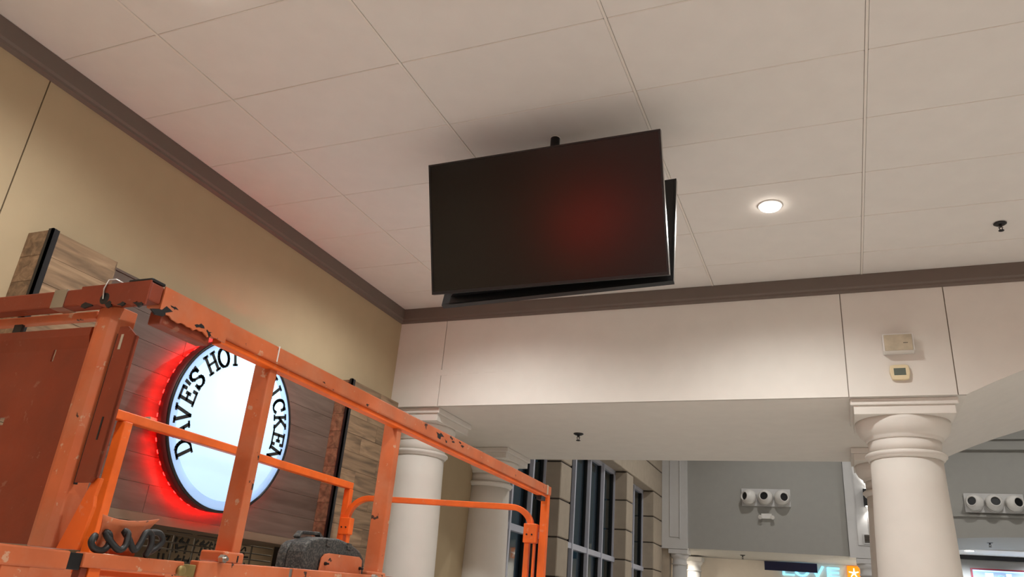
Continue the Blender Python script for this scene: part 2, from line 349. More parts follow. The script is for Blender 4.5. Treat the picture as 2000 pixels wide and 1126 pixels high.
# ------------------------------------------------------------------ televisions and ceiling mount
TX = -1.492; TY = 3.84
def tv(name, label, face, bot, tilt, roll, cx):
    # face = +1 looks towards -y (the viewer), -1 looks away. bot = bottom edge of the front (y, z)
    Wd, Hh = 1.45, 0.812
    t = bpy.data.objects.new(name, None); COL.objects.link(t); t.location = (cx, bot[0], bot[1] + CZ)
    tag(t, label, 'television', 'televisions on the ceiling mount'); BASE[t.name] = (0, 0, CZ)
    t.rotation_euler = (tilt, roll, 0 if face > 0 else PI)
    box('screen', 'screen_film', -Wd/2 + 0.011, Wd/2 - 0.011, -0.001, 0.012, 0.017, Hh - 0.010, t)
    b = MB(); b.box(-Wd/2, -Wd/2 + 0.011, -0.004, 0.03, 0, Hh).box(Wd/2 - 0.011, Wd/2, -0.004, 0.03, 0, Hh).box(-Wd/2 + 0.011, Wd/2 - 0.011, -0.004, 0.03, 0, 0.017).box(-Wd/2 + 0.011, Wd/2 - 0.011, -0.004, 0.03, Hh - 0.010, Hh)
    b.build('bezel', 'black_plastic', t)
    for sx in (-1, 1): box('edge_strip', 'silver_edge', sx*Wd/2 - 0.0012, sx*Wd/2 + 0.0012, 0.002, 0.028, 0.004, Hh - 0.004, t)
    box('back_shell', 'black_plastic', -Wd/2 + 0.012, Wd/2 - 0.012, 0.012, 0.032, 0.010, Hh - 0.012, t)
    MB().prism([(-Wd/2 + 0.05, 0.06), (Wd/2 - 0.05, 0.06), (Wd/2 - 0.12, 0.55), (-Wd/2 + 0.12, 0.55)], lambda a, c, q: (a*(1 - (q - .03)*1.5), q, c), 0.032, 0.06).build('rear_hump', 'black_plastic', t)
    return t
TA = math.atan2(0.244, 0.772)
tv('television', 'large black television facing the viewer, hung from the ceiling pole', 1, (3.757, 1.717), TA, 0, TX)
tv('television', 'second black television behind the front one, facing away', -1, (3.925, 1.715), TA * 0.85, math.radians(1.6), TX - 0.005)
t = thing('pole_mount', 'black pole mount on the ceiling holding both televisions', 'mount', (TX - 0.02, TY, H))
MB().lathe([(0.03, 0.0), (0.03, -0.62)], (TX - 0.02, TY, H), n=28).build('pole', 'black_metal', t)
MB().lathe([(0.033, 0.0), (0.033, -0.004), (0.0305, -0.006)], (TX - 0.02, TY, H), n=28).build('flange', 'white_plastic', t)
box('mount_head', 'black_metal', TX - 0.2, TX + 0.2, TY - 0.03, TY + 0.03, 2.08, 2.2, t)
for sx in (-0.25, 0.25):
    box('arm', 'black_metal', TX + sx - 0.02, TX + sx + 0.02, TY - 0.143, TY + 0.15, 2.07, 2.11, t)
box('cross_bar', 'black_metal', TX - 0.3, TX + 0.3, TY - 0.02, TY + 0.02, 2.10, 2.15, t)

# ------------------------------------------------------------------ restaurant front
PX = XW + 0.2                                   # pilaster face
def pilaster(y0, y1, zt, label):
    t = thing('pilaster', label, 'pilaster', (XW + 0.1, (y0 + y1)/2, FL), 'wood clad pilasters of the storefront')
    box('core', 'dark_interior', XW + 0.001, PX - 0.012, y0 + 0.012, y1 - 0.008, FL, zt - 0.004, t)
    MB().box(PX - 0.03, PX + 0.004, y0 - 0.004, y0 + 0.008, FL, zt + 0.006).box(PX - 0.008, PX + 0.004, y0 - 0.004, y0 + 0.04, FL, zt + 0.006).box(PX - 0.028, PX - 0.006, y0 + 0.004, y0 + 0.03, FL, zt + 0.012).build('corner_channel', 'black_metal', t)
    z = zt; k = 0; rng = random.Random(int(y0 * 100))
    while z > FL + 0.02:
        z0 = max(FL, z - 0.152)
        cut = y0 + 0.04 + (y1 - y0 - 0.04) * (0.33 if k % 2 else 0.66) + rng.uniform(-.06, .06)
        for a, b in (((y0 + 0.042, cut - 0.001), (cut + 0.001, y1)) if y1 - y0 > 0.5 else ((y0 + 0.042, y1),)):
            box('plank', 'wood_tile', PX - 0.012, PX + rng.uniform(-.001, .001), a, b, z0 + 0.0012, z - 0.0012, t)
        box('return_plank', 'wood_tile', XW + 0.002, PX - 0.032, y0, y0 + 0.012, z0 + 0.0012, z - 0.0012, t)
        z = z0; k += 1
    box('end_trim', 'wood_tile', XW + 0.002, PX - 0.002, y1, y1 + 0.008, FL, zt, t)
    return t
pilaster(2.47, 2.905, 1.722, 'wood clad pilaster with black corner channel at the far left')
pilaster(5.465, 6.265, 1.742, 'wood clad pilaster beside the white column, its side glowing red from the round sign')
# dark plank sign band
t = thing('sign_band', 'dark brown plank panel on the wall behind the round sign', 'panel', (XW + 0.025, 4.2, 0.36))
box('backing', 'beige_box', XW + 0.001, XW + 0.0445, 2.915, 5.463, 0.36, 1.735, t)
rows = 8; hz = (1.735 - 0.36) / rows
for k in range(rows):
    cuts = [2.915, 3.7 + 0.55 * (k % 3), 5.463]
    for a, b in zip(cuts, cuts[1:]):
        box('plank', 'panel_plank', XW + 0.044, XW + 0.05, a + 0.0015, b - 0.0015, 0.36 + k*hz + 0.0014, 0.36 + (k+1)*hz - 0.0014, t)
box('top_cap', 'panel_plank', XW + 0.001, XW + 0.056, 2.915, 5.463, 1.735, 1.75, t)
# round sign
SY, SZ, SR = 4.16, 1.03, 0.60
t = thing('round_sign', 'round white illuminated sign with black lettering and red halo light', 'sign', (XW + 0.06, SY, SZ - SR))
AXX = (1, 0, 0)
MB().lathe([(SR - 0.02, XW + 0.115), (SR, XW + 0.115), (SR, XW + 0.195)], (0, SY, SZ), AXX, n=96).build('can', 'red_can', t)
MB().lathe([(SR - 0.004, XW + 0.194), (SR + 0.004, XW + 0.194), (SR + 0.004, XW + 0.206), (SR - 0.014, XW + 0.206), (SR - 0.014, XW + 0.194)], (0, SY, SZ), AXX, n=96, caps=False).build('edge_ring', 'black_plastic', t)
face = MB().lathe([(SR - 0.014, XW + 0.196), (SR - 0.014, XW + 0.2005), (SR - 0.075, XW + 0.2015)], (0, SY, SZ), AXX, n=96).build('face_rim', 'disc_rim', t)
MB().lathe([(SR - 0.075, XW + 0.198), (SR - 0.075, XW + 0.2022), (0.01, XW + 0.2028)], (0, SY, SZ), AXX, n=96).build('face', 'disc_white', t)
for k in range(6):
    a = 2*PI*k/6 + 0.3
    box('standoff', 'black_metal', XW + 0.0515, XW + 0.116, SY + 0.45*math.cos(a) - 0.02, SY + 0.45*math.cos(a) + 0.02, SZ + 0.45*math.sin(a) - 0.02, SZ + 0.45*math.sin(a) + 0.02, t)
for k in range(48):
    a = 2*PI*k/48; c, s_ = math.cos(a), math.sin(a); rr = SR - 0.011
    pl = [(-0.012, -0.01), (0.012, -0.01), (0.012, 0.01), (-0.012, 0.01)]
    MB().prism(pl, lambda p, q, x_, c=c, s_=s_: (x_, SY + (rr + q)*c - p*s_, SZ + (rr + q)*s_ + p*c), XW + 0.106, XW + 0.1145).build('led_module', 'led_red', t)
box('junction_box', 'beige_box', XW + 0.0515, XW + 0.1, SY - SR - 0.03, SY - SR + 0.03, 0.86, 0.93, t)
# slab-serif letters built from strokes in a unit box (x 0..w, y 0..1)
def arcp(cx, cy, rx, ry, a0, a1, n=10): return [(cx + rx*math.cos(math.radians(a0 + (a1-a0)*i/n)), cy + ry*math.sin(math.radians(a0 + (a1-a0)*i/n))) for i in range(n+1)]
SER = 0.15
GL = {
 'D': (0.86, [[(0.2,0),(0.2,1)], [(0.05,0),(0.42,0)] + arcp(0.42,0.5,0.38,0.5,-90,90) + [(0.05,1)]], []),
 'A': (0.96, [[(0.14,0),(0.48,1),(0.82,0)], [(0.28,0.36),(0.68,0.36)]], [(0.14,0),(0.82,0),(0.42,1)]),
 'V': (0.96, [[(0.14,1),(0.48,0),(0.82,1)]], [(0.14,1),(0.82,1)]),
 'E': (0.82, [[(0.2,0),(0.2,1)], [(0.05,1),(0.76,1),(0.76,0.78)], [(0.05,0),(0.78,0),(0.78,0.22)], [(0.2,0.52),(0.55,0.52)], [(0.55,0.4),(0.55,0.64)]], []),
 'S': (0.76, [[(0.70,0.74),(0.70,1.0)], [(0.68,0.80)] + arcp(0.38,0.76,0.30,0.24,20,200,8) + [(0.2,0.58),(0.56,0.44)] + arcp(0.38,0.25,0.32,0.25,30,-160,8), [(0.07,0.0),(0.07,0.28)]], []),
 'H': (0.96, [[(0.2,0),(0.2,1)], [(0.76,0),(0.76,1)], [(0.2,0.5),(0.76,0.5)]], [(0.2,0),(0.2,1),(0.76,0),(0.76,1)]),
 'O': (0.92, [arcp(0.46,0.5,0.38,0.5,0,360,22)], []),
 'T': (0.86, [[(0.43,0),(0.43,1)], [(0.06,0.74),(0.06,1),(0.80,1),(0.80,0.74)]], [(0.43,0)]),
 'C': (0.84, [arcp(0.46,0.5,0.38,0.5,45,315,18), [(0.74,0.68),(0.74,1.0)]], []),
 'I': (0.5, [[(0.25,0),(0.25,1)]], [(0.25,0),(0.25,1)]),
 'K': (0.94, [[(0.2,0),(0.2,1)], [(0.78,1),(0.22,0.42)], [(0.4,0.58),(0.8,0)]], [(0.2,0),(0.2,1),(0.78,1),(0.80,0)]),
 'N': (0.96, [[(0.2,0),(0.2,1)], [(0.16,1),(0.78,0)], [(0.78,0),(0.78,1)]], [(0.2,0),(0.1,1),(0.78,1)]),
 "'": (0.3, [[(0.15,1.0),(0.13,0.72)]], []),
}
def letter(ch, fn, th, t0, t1, serif=True, vth=None):
    m = MB(); wd, strokes, ser = GL[ch]
    segs = []
    for st in strokes: segs += list(zip(st, st[1:]))
    if serif:
        for x, y in ser: segs.append(((x - SER, y), (x + SER, y)))
    for (ax, ay), (bx, by) in segs:
        dx, dy = bx - ax, by - ay; L = math.hypot(dx, dy) or 1; dx /= L; dy /= L
        q = th if abs(dy) > 0.5 else (vth or th)
        e = q * 0.32; nx, ny = -dy*q/2, dx*q/2
        m.prism([(ax - dx*e + nx, ay - dy*e + ny), (ax - dx*e - nx, ay - dy*e - ny), (bx + dx*e - nx, by + dy*e - ny), (bx + dx*e + nx, by + dy*e + ny)], fn, t0, t1)
    return m
LH = 0.126
txt = [('D',212),('A',199),('V',185.5),('E',171),("'",162),('S',154.5),('H',134.5),('O',120.5),('T',107),('C',72),('H',57),('I',43.5),('C',30),('K',15.5),('E',0.5),('N',-14)]
for ch, ang in txt:
    a = math.radians(ang); rad = 0.417; wd = GL[ch][0]
    ry, rz = math.cos(a), math.sin(a); ty, tz = math.sin(a), -math.cos(a)       # radial (up of the letter) and clockwise tangent (right of the letter)
    def fn(p, q, tt, wd=wd, ry=ry, rz=rz, ty=ty, tz=tz):
        u = (p - wd/2) * LH * 0.98; v = q * LH + rad
        return (tt, SY + ry*v + ty*u, SZ + rz*v + tz*u)
    letter(ch, fn, 0.19, XW + 0.2005, XW + 0.2042, True, 0.13).build('letter', 'mural_black', t)
# storefront interior below the band
struct(box('wall_store', 'interior_beige', -8.2, -8.0, 1.0, 9.5, FL, 1.2))
struct(box('ceiling_store', 'interior_beige', -8.0, XW - 0.36, 1.0, 9.5, 0.86, 0.96))
ws = struct(box('trim_soffit', 'interior_beige', -4.75, XW + 0.05, 2.53, 5.47, 0.305, 0.36, label='beige soffit under the plank sign band'))
for k, y in enumerate((3.1, 3.35, 4.3, 4.6)):
    box('vent', 'black_metal', -4.45, -4.40, y, y + 0.2, 0.302, 0.3065, ws)
struct(box('wall_mural', 'interior_beige', -6.7, -6.55, 5.2, 8.6, FL, 0.86))
struct(box('wall_store_side', 'dark_interior', -8.0, XW - 0.36, 8.6, 8.75, FL, 0.9))
struct(box('wall_store_end', 'dark_interior', -8.0, XW - 0.36, 0.9, 1.0, FL, 0.9))
mu = thing('wall_mural_lettering', 'black brush lettering on the beige wall inside the restaurant', 'mural', (-6.54, 6.8, -0.2))
rng = random.Random(3)
for row, (zc, hh) in enumerate(((0.375, 0.05), (0.29, 0.09), (0.18, 0.09), (0.06, 0.1))):
    y = 6.1 + 0.1*row
    while y < 7.6:
        sl = rng.uniform(-0.03, 0.06); tw = rng.uniform(0.016, 0.034)
        MB().bar((-6.548, y, zc - hh/2), (-6.548, y + sl, zc + hh/2), 0.006, tw, (0, 1, 0)).build('brush_stroke', 'mural_black', mu)
        if rng.random() < 0.5: MB().bar((-6.547, y, zc), (-6.547, y + 0.09, zc + rng.uniform(-.03, .03)), 0.006, 0.02, (0, 0, 1)).build('brush_stroke', 'mural_black', mu)
        y += rng.uniform(0.06, 0.12)
rk = thing('hanging_rack', 'grey hanging wire rack inside the restaurant', 'rack', (-5.2, 5.6, 0.1))
for y in (4.87, 5.12, 5.36, 5.6, 5.85, 6.1):
    MB().tube([(-5.2, y, 0.1), (-5.2, y, 0.86)], 0.008, 6).build('hanger', 'wire_gray', rk)
for z in (0.335, 0.27, 0.215, 0.12):
    MB().tube([(-5.2, 4.3, z), (-5.2, 6.4, z)], 0.006, 6).build('wire', 'wire_gray', rk)
mbd = thing('menu_board', 'pale blue lit menu screen inside the restaurant seen past the orange lift', 'screen', (-6.9, 5.0, 0.1))
box('frame', 'black_metal', -7.0, -6.95, 4.6, 5.75, 0.12, 0.5, mbd)
box('screen', 'menu_glow', -6.95, -6.945, 4.63, 5.72, 0.15, 0.47, mbd)
spot('store_lamp', (-5.6, 4.5, 0.82), 40, (1.0, 0.84, 0.66), 165, 0.6)
spot('store_lamp', (-5.6, 7.4, 0.82), 30, (1.0, 0.84, 0.66), 165, 0.6)

# ------------------------------------------------------------------ orange lift (u = across, 0 at right rail; v = along, 0 at near end)
LX, LY = -1.945, 1.633
lift = bpy.data.objects.new('scissor_lift', None); COL.objects.link(lift); lift.location = (LX, LY, 0); lift.rotation_euler = (0, 0, math.radians(0.82))
tag(lift, 'orange scissor lift with chipped painted guard rails in front of the round sign', 'lift'); BASE[lift.name] = (0, 0, 0)
LW = -1.79; LV = 3.86
def lb(name, m, u0, u1, v0, v1, z0, z1, bevel=0.004, parent=None, **k): return box(name, m, u0, u1, v0, v1, z0, z1, parent or lift, bevel, **k)
tr = lb('top_rail', 'orange', -0.062, 0.0, 0.0, LV, 0.785, 0.85, 0.006)
lb('rail_lip', 'orange_bright', -0.055, -0.012, 0.30, LV - 0.02, 0.765, 0.7855, 0.003, tr)
def jag(v0, v1, z0, zt, n, seed):
    rg = random.Random(seed); return [(v0, zt), (v1, zt)] + [(v1 + (v0 - v1)*i/n, z0 + rg.uniform(-0.004, 0.008)) for i in range(n + 1)]
MB().prism(jag(-0.002, 0.30, 0.762, 0.853, 22, 5), lambda a, b, q: (q, a, b), 0.0005, 0.006).build('sleeve_plate', 'orange', lift)
lb('sleeve_tube', 'orange_shaded', -0.06, -0.006, 0.02, 0.24, 0.735, 0.784, 0.006)
lb('rail_band', 'white_plastic', -0.063, 0.0015, 0.585, 0.591, 0.79, 0.8515, 0)  # whitish line of a thin weld seam
lb('rail_band', 'beige_box', -0.063, 0.0015, LV - 0.10, LV - 0.075, 0.784, 0.8515, 0)
for v0, zc, sz in ((1.985, 0.822, 0.016), (2.06, 0.806, 0.007), (2.13, 0.835, 0.009), (2.15, 0.822, 0.006), (2.24, 0.832, 0.007), (2.28, 0.824, 0.010), (0.05, 0.80, 0.006), (0.17, 0.782, 0.012), (0.215, 0.775, 0.010), (0.01, 0.772, 0.016), (1.25, 0.795, 0.006), (0.9, 0.80, 0.005)):
    rg = random.Random(int(v0 * 1000)); pl = []
    for k in range(9):
        a = 2*PI*k/9; r_ = sz * rg.choice((0.3, 0.5, 0.9, 1.4)); pl.append((v0 + r_*2.2*math.cos(a), zc + r_*math.sin(a)))
    MB().prism(pl, lambda a, b, q: (q, a, b), 0.0, 0.0068 if v0 < 0.3 else 0.0008).build('paint_chip', 'black_metal', lift)
for u0, zc, sz in ((-0.25, 0.785, 0.012), (-0.16, 0.782, 0.010), (-0.10, 0.779, 0.008), (-0.03, 0.776, 0.010)):
    rg = random.Random(int(-u0 * 1000)); pl = [(u0 + sz*rg.uniform(.6, 1.3)*2*math.cos(2*PI*k/9), zc + sz*rg.choice((.2, .5, 1.0, 1.3))*math.sin(2*PI*k/9)) for k in range(9)]
    MB().prism(pl, lambda a, b, q: (a, q, b), -0.0588, -0.053).build('paint_chip', 'black_metal', lift)
# near end rail
nr = lb('top_rail', 'orange_shaded', -1.85, 0.0, -0.052, -0.001, 0.79, 0.85, 0.005)
MB().prism([(-0.30, 0.853), (0.0, 0.853)] + [(0.0 - 0.30*i/16, 0.772 + 0.006*((i*7) % 3) + (0.012 if i > 11 else 0)) for i in range(17)], lambda a, b, q: (a, q, b), -0.058, -0.0525).build('sleeve_plate', 'orange_shaded', lift)
lb('cap', 'black_plastic', -0.10, 0.001, -0.056, 0.0, 0.852, 0.862, 0.003)
lb('inner_rail', 'orange', -1.85, -0.27, 0.0, 0.03, 0.762, 0.79, 0.004)
lb('tape_wrap', 'steel', -0.43, -0.37, -0.0545, -0.0005, 0.788, 0.8515, 0, label='silver tape wrapped round the rail')
lb('tape_wrap', 'black_metal', -0.66, -0.62, 0.002, 0.012, 0.725, 0.765, 0)
MB().tube([(-0.185, -0.060, 0.80), (-0.19, -0.064, 0.835), (-0.186, -0.058, 0.868), (-0.172, -0.045, 0.874), (-0.155, -0.03, 0.866), (-0.145, -0.02, 0.852)], 0.0028, 8).build('wire_clip', 'steel', lift, label='bright bent wire clip on the rail')
MB().lathe([(0.02, -0.0535), (0.02, -0.0585)], (-0.182, 0, 0.803), (0, 1, 0), n=14).build('clip_hole', 'black_plastic', lift)
# near end plate with slotted holes
us = [-1.85, -0.905, -0.89, -0.62, -0.608, -0.575, -0.545, -0.42, -0.407, -0.25]; zs = [0.055, 0.36, 0.375, 0.41, 0.435, 0.46, 0.62, 0.70, 0.732]
holes = {(7, 6), (3, 2), (3, 3), (3, 4), (5, 3), (1, 6)}
m = MB()
for i in range(len(us) - 1):
    for j in range(len(zs) - 1):
        if (i, j) not in holes: m.box(us[i], us[i+1], 0.0, 0.006, zs[j], zs[j+1])
m.build('end_plate', 'orange_shaded', lift)
MB().prism([(-0.0, 0.732), (-0.012, 0.728), (-0.012, 0.70), (0.0, 0.66)], lambda a, b, q: (q, a, b), -1.85, -0.26).build('plate_fold', 'orange_shaded', lift)
MB().prism([(-0.262, 0.012), (-0.25, -0.012), (-0.225, -0.022), (-0.175, -0.022), (-0.15, -0.012), (-0.145, 0.05), (-0.262, 0.05)], lambda a, b, q: (a, b, q), 0.05, 0.79).build('corner_post', 'orange', lift, 0.004)
m = MB(); m.prism([(-0.135, 0.235), (-0.07, 0.235), (-0.058, 0.25), (-0.058, 0.69), (-0.10, 0.722), (-0.135, 0.722)], lambda a, b, q: (a, q, b), -0.01, -0.004)
m.box(-0.064, -0.058, -0.01, 0.004, 0.25, 0.69).build('side_flange', 'orange_shaded', lift)
lb('slot', 'beige_box', -0.118, -0.108, -0.0115, -0.0095, 0.645, 0.695, 0); lb('slot', 'black_metal', -0.098, -0.092, -0.0115, -0.0095, 0.36, 0.43, 0)
lb('gap_shadow_strip', 'black_metal', -0.1455, -0.1355, -0.004, 0.002, 0.23, 0.70, 0)
MB().prism([(-0.145, 0.05), (-0.06, 0.05), (-0.045, 0.17), (-0.052, 0.20), (-0.045, 0.25), (-0.075, 0.25)], lambda a, b, q: (a, q, b), 0.0, 0.012).build('gusset', 'orange_bright', lift, 0.002)
# right side posts and sockets
for v0 in (0.592, 1.582):
    p = lb('post', 'orange', -0.105, -0.025, v0, v0 + 0.043, 0.085, 0.786, 0.005)
    b2 = lb('post_socket', 'orange', -0.115, -0.012, v0 - 0.055, v0 + 0.052, 0.062, 0.098, 0.006)
    MB().lathe([(0.014, 0), (0.014, 0.02), (0.007, 0.02), (0.007, 0.03)], (-0.012, v0 - 0.065, 0.072), (1, 0, 0), n=6, smooth=False).build('bolt', 'steel', b2)
    lb('pin_slot', 'black_metal', -0.0125, -0.0105, v0 + 0.016, v0 + 0.022, 0.066, 0.088, 0, b2)
# deck frame, toe boards
lb('side_channel', 'orange', -0.05, -0.012, -0.30, -0.055, -0.005, 0.045, 0.005)
lb('dark_gap_block', 'black_plastic', -0.05, -0.016, -0.055, -0.012, -0.002, 0.042, 0.002)  # black block stands in for the shade in the gap before the toe tube
MB().prism([(-0.012, 0.046), (0.365, 0.05), (0.365, 0.010), (-0.012, 0.006)], lambda a, b, q: (q, a, b), -0.05, -0.008).build('toe_tube', 'orange', lift, 0.004)
MB().lathe([(0.016, 0), (0.016, 0.012), (0.008, 0.014)], (-0.008, 0.35, 0.022), (1, 0, 0), n=14).build('bolt', 'brass', lift)
lb('latch', 'brass', -0.045, -0.014, 0.366, 0.425, 0.006, 0.044, 0.003)
MB().prism([(0.43, 0.058), (0.915, 0.070), (0.915, -0.10), (0.43, -0.10)], lambda a, b, q: (q, a, b), -0.05, -0.010).build('toe_board', 'orange', lift, 0.004)
MB().prism([(0.935, 0.0705), (2.30, 0.098), (2.30, -0.10), (0.935, -0.10)], lambda a, b, q: (q, a, b), -0.05, -0.010).build('toe_board', 'orange', lift, 0.004)
lb('joint_strip', 'steel', -0.052, -0.014, 0.915, 0.935, -0.10, 0.067, 0)
MB().prism([(2.31, 0.06), (LV, 0.06), (LV, -0.10), (2.31, -0.10)], lambda a, b, q: (q, a, b), -0.05, -0.012).build('toe_board', 'orange', lift, 0.004)
lb('toe_board', 'orange', LW, LW + 0.03, 0.0, LV, -0.10, 0.05); lb('toe_board', 'orange_bright', LW, 0, LV - 0.02, LV, -0.10, 0.03)
lb('lower_channel', 'orange', -0.055, -0.014, -0.30, 0.42, -0.16, -0.055, 0.004)
lb('web', 'orange', -0.05, -0.016, -0.24, -0.16, -0.06, -0.004, 0.002); lb('web', 'orange_bright', -0.05, -0.016, 0.02, 0.06, -0.06, 0.008, 0.002); lb('web', 'orange_shaded', -0.05, -0.02, -0.005, 0.018, -0.06, 0.006, 0.002)
lb('inner_strut', 'orange_bright', -0.12, -0.07, 0.05, 0.36, -0.012, 0.004, 0.002)
lb('deck', 'deck_plate', LW, -0.05, -0.3, LV, -0.13, -0.10, 0)
# left side rail and posts
lb('top_rail', 'orange_bright', LW - 0.0, LW + 0.055, 0.0, LV, 0.79, 0.845, 0.006)
for v0 in (1.47,): lb('post', 'orange_bright', LW, LW + 0.07, v0, v0 + 0.055, -0.10, 0.79, 0.005)
lb('corner_post', 'orange_bright', LW, LW + 0.06, LV - 0.05, LV, -0.10, 0.79, 0.006)
lb('corner_post', 'orange_bright', -0.062, -0.006, LV - 0.05, LV, -0.10, 0.79, 0.006)
lb('latch_block', 'black_plastic', -0.055, -0.015, LV - 0.17, LV - 0.08, 0.735, 0.783, 0.003)
# end gate bar with rounded corners
pts = [(LW + 0.06, 0.55)] + [(LW + 0.06 + 0.19*(1 - math.cos(math.radians(a))), 0.55 + 0.17*math.sin(math.radians(a))) for a in range(10, 91, 10)]
pts += [(-0.30, 0.692)] + [(-0.30 + 0.17*math.sin(math.radians(a)), 0.692 - 0.15*(1 - math.cos(math.radians(a)))) for a in range(10, 91, 10)]
MB().ribbon([(a, LV - 0.03, b) for a, b in pts], 0.045, 0.042, (0, 1, 0)).build('gate_bar', 'orange_bright', lift, 0.004)
for u0, z0, z1 in ((LW + 0.02, 0.43, 0.56), (-0.175, 0.44, 0.575)):
    g = lb('gate_bracket', 'orange_bright', u0, u0 + 0.10, LV - 0.075, LV - 0.01, z0, z1, 0.006)
    for du in (0.03, 0.07): MB().lathe([(0.006, 0), (0.006, 0.008)], (u0 + du, LV - 0.075, (z0 + z1)/2 - 0.01), (0, -1, 0), n=8, smooth=False).build('bolt', 'black_metal', g)
    lb('gate_leg', 'orange_bright', u0 + 0.008, u0 + 0.045, LV - 0.06, LV - 0.02, -0.10, z0, 0.003); lb('gate_leg', 'orange_bright', u0 + 0.075, u0 + 0.088, LV - 0.06, LV - 0.02, -0.10, z0, 0.003)
# flared cable guide
gm = MB(); rows_ = []
for i in range(7):
    k = i/6; w_ = 0.075 + 0.03*k**2.5; zc = 0.05 + 0.097*k; cu = -0.05 + 0.022*k**2
    rows_.append([(cu - 0.03*math.cos(a*1.2)*(1-k*.5) + 0.004, 0.125 + w_*a + 0.006*k, zc + 0.012*k*abs(a)**2 + 0.006*k*a) for a in (-1, -.66, -.33, 0, .33, .66, 1)])
vs = [p for r_ in rows_ for p in r_]; n = 7
gm.add(vs, [(i*n+j, i*n+j+1, (i+1)*n+j+1, (i+1)*n+j) for i in range(6) for j in range(n-1)], True)
g = gm.build('cable_guide', 'orange', lift); sd = g.modifiers.new('thick', 'SOLIDIFY'); sd.thickness = 0.004
# document / control plate with two bolts
cp = MB().prism([(1.165, 0.065), (1.172, 0.125), (1.19, 0.142), (1.22, 0.148), (1.46, 0.152), (1.485, 0.14), (1.492, 0.07)], lambda a, b, q: (q, a, b), -0.062, -0.056).build('cover_plate', 'orange', lift, 0.002)
for v in (1.20, 1.47): MB().lathe([(0.007, 0), (0.007, 0.008), (0.004, 0.008), (0.004, 0.02)], (-0.056, v, 0.105), (1, 0, 0), n=8, smooth=False).build('bolt', 'black_metal', cp)
# scissor stack, chassis and wheels under the deck
for side in (-1.45, -0.35):
    for k in range(3):
        z0 = -0.95 + 0.26*k
        MB().bar((side, 0.35, z0), (side, 3.2, z0 + 0.26), 0.06, 0.1).build('scissor_arm', 'orange_shaded', lift)
        MB().bar((side + 0.065, 3.2, z0), (side + 0.065, 0.35, z0 + 0.26), 0.06, 0.1).build('scissor_arm', 'orange_shaded', lift)
lb('chassis', 'black_metal', LW + 0.12, -0.15, 0.1, 3.6, -1.30, -0.98, 0.02)
lb('deck_beam', 'orange_shaded', -1.5, -0.3, 0.2, 0.32, -0.24, -0.13); lb('deck_beam', 'orange_shaded', -1.5, -0.3, 3.15, 3.27, -0.24, -0.13)
for v in (0.6, 3.1):
    for u0 in (LW + 0.02, -0.24):
        wh = MB().lathe([(0.2, 0), (0.33, 0.01), (0.35, 0.04), (0.35, 0.18), (0.33, 0.21), (0.2, 0.22)], (u0, v, FL + 0.35), (1, 0, 0), n=32).build('wheel', 'tyre', lift)
        MB().lathe([(0.19, -0.004), (0.19, 0.224)], (u0, v, FL + 0.35), (1, 0, 0), n=24).build('hub', 'orange', wh)
# coiled cord lying against the guide
def lp(u, v, z): return (LX + u*1.0 - 0.0143*v, LY + v, z)
def smooth(pts, n=6):
    out = []
    P_ = [Vector(p) for p in pts]; P_ = [P_[0]] + P_ + [P_[-1]]
    for i in range(1, len(P_) - 2):
        for k in range(n):
            s_ = k/n; a, b, c, d = P_[i-1], P_[i], P_[i+1], P_[i+2]
            out.append(0.5*((2*b) + (c - a)*s_ + (2*a - 5*b + 4*c - d)*s_*s_ + (3*b - a - 3*c + d)*s_**3))
    return out + [P_[-2]]
cord = [(-0.07, 0.055, 0.085), (-0.03, 0.02, 0.092), (-0.02, 0.005, 0.075), (-0.02, 0.02, 0.058), (-0.025, 0.055, 0.056), (-0.03, 0.075, 0.075), (-0.03, 0.068, 0.10), (-0.035, 0.058, 0.105), (-0.025, 0.07, 0.085), (-0.012, 0.098, 0.062), (-0.012, 0.118, 0.075), (-0.02, 0.125, 0.108), (-0.03, 0.118, 0.115), (-0.02, 0.132, 0.095),
        (-0.01, 0.152, 0.066), (-0.01, 0.168, 0.085), (-0.015, 0.185, 0.118), (-0.015, 0.205, 0.118), (-0.01, 0.212, 0.09), (-0.012, 0.205, 0.06), (-0.03, 0.22, 0.062), (-0.035, 0.25, 0.075), (-0.03, 0.272, 0.10), (-0.035, 0.262, 0.122), (-0.04, 0.235, 0.125), (-0.05, 0.222, 0.115)]
tag(MB().tube(smooth([lp(*p) for p in cord]), 0.0095, 10).build('coiled_cord', 'cord_black'), 'thick black coiled cord draped on the orange cable guide', 'cord')
# black case
cs = thing('control_case', 'dusty black plastic case behind the orange plate on the lift', 'case', lp(-0.16, 1.3, -0.098))
prof = [(1.06, -0.098), (1.06, 0.14), (1.072, 0.175), (1.10, 0.192), (1.16, 0.206), (1.30, 0.213), (1.40, 0.20), (1.475, 0.178), (1.515, 0.15), (1.525, 0.12), (1.525, -0.098)]
cf = lambda a, b, q: lp(q, a, b)
MB().prism(prof, cf, -0.155, -0.066).build('front_shell', 'case_black', cs, 0.012, 3)
MB().prism([(a + (0.012 if a < 1.2 else -0.012), b - (0.01 if b > 0 else 0)) for a, b in prof], cf, -0.215, -0.160).build('rear_shell', 'case_black', cs, 0.014, 3)
MB().ribbon([lp(-0.15, 1.10, 0.196), lp(-0.15, 1.12, 0.218), lp(-0.15, 1.24, 0.226), lp(-0.15, 1.27, 0.21)], 0.03, 0.014, (1, 0, 0)).build('handle', 'case_black', cs, 0.003)
for v in (1.36, 1.2): MB().prism([(v, 0.175), (v + 0.03, 0.172), (v + 0.03, 0.20), (v, 0.203)], cf, -0.072, -0.061).build('clasp', 'case_black', cs, 0.002)

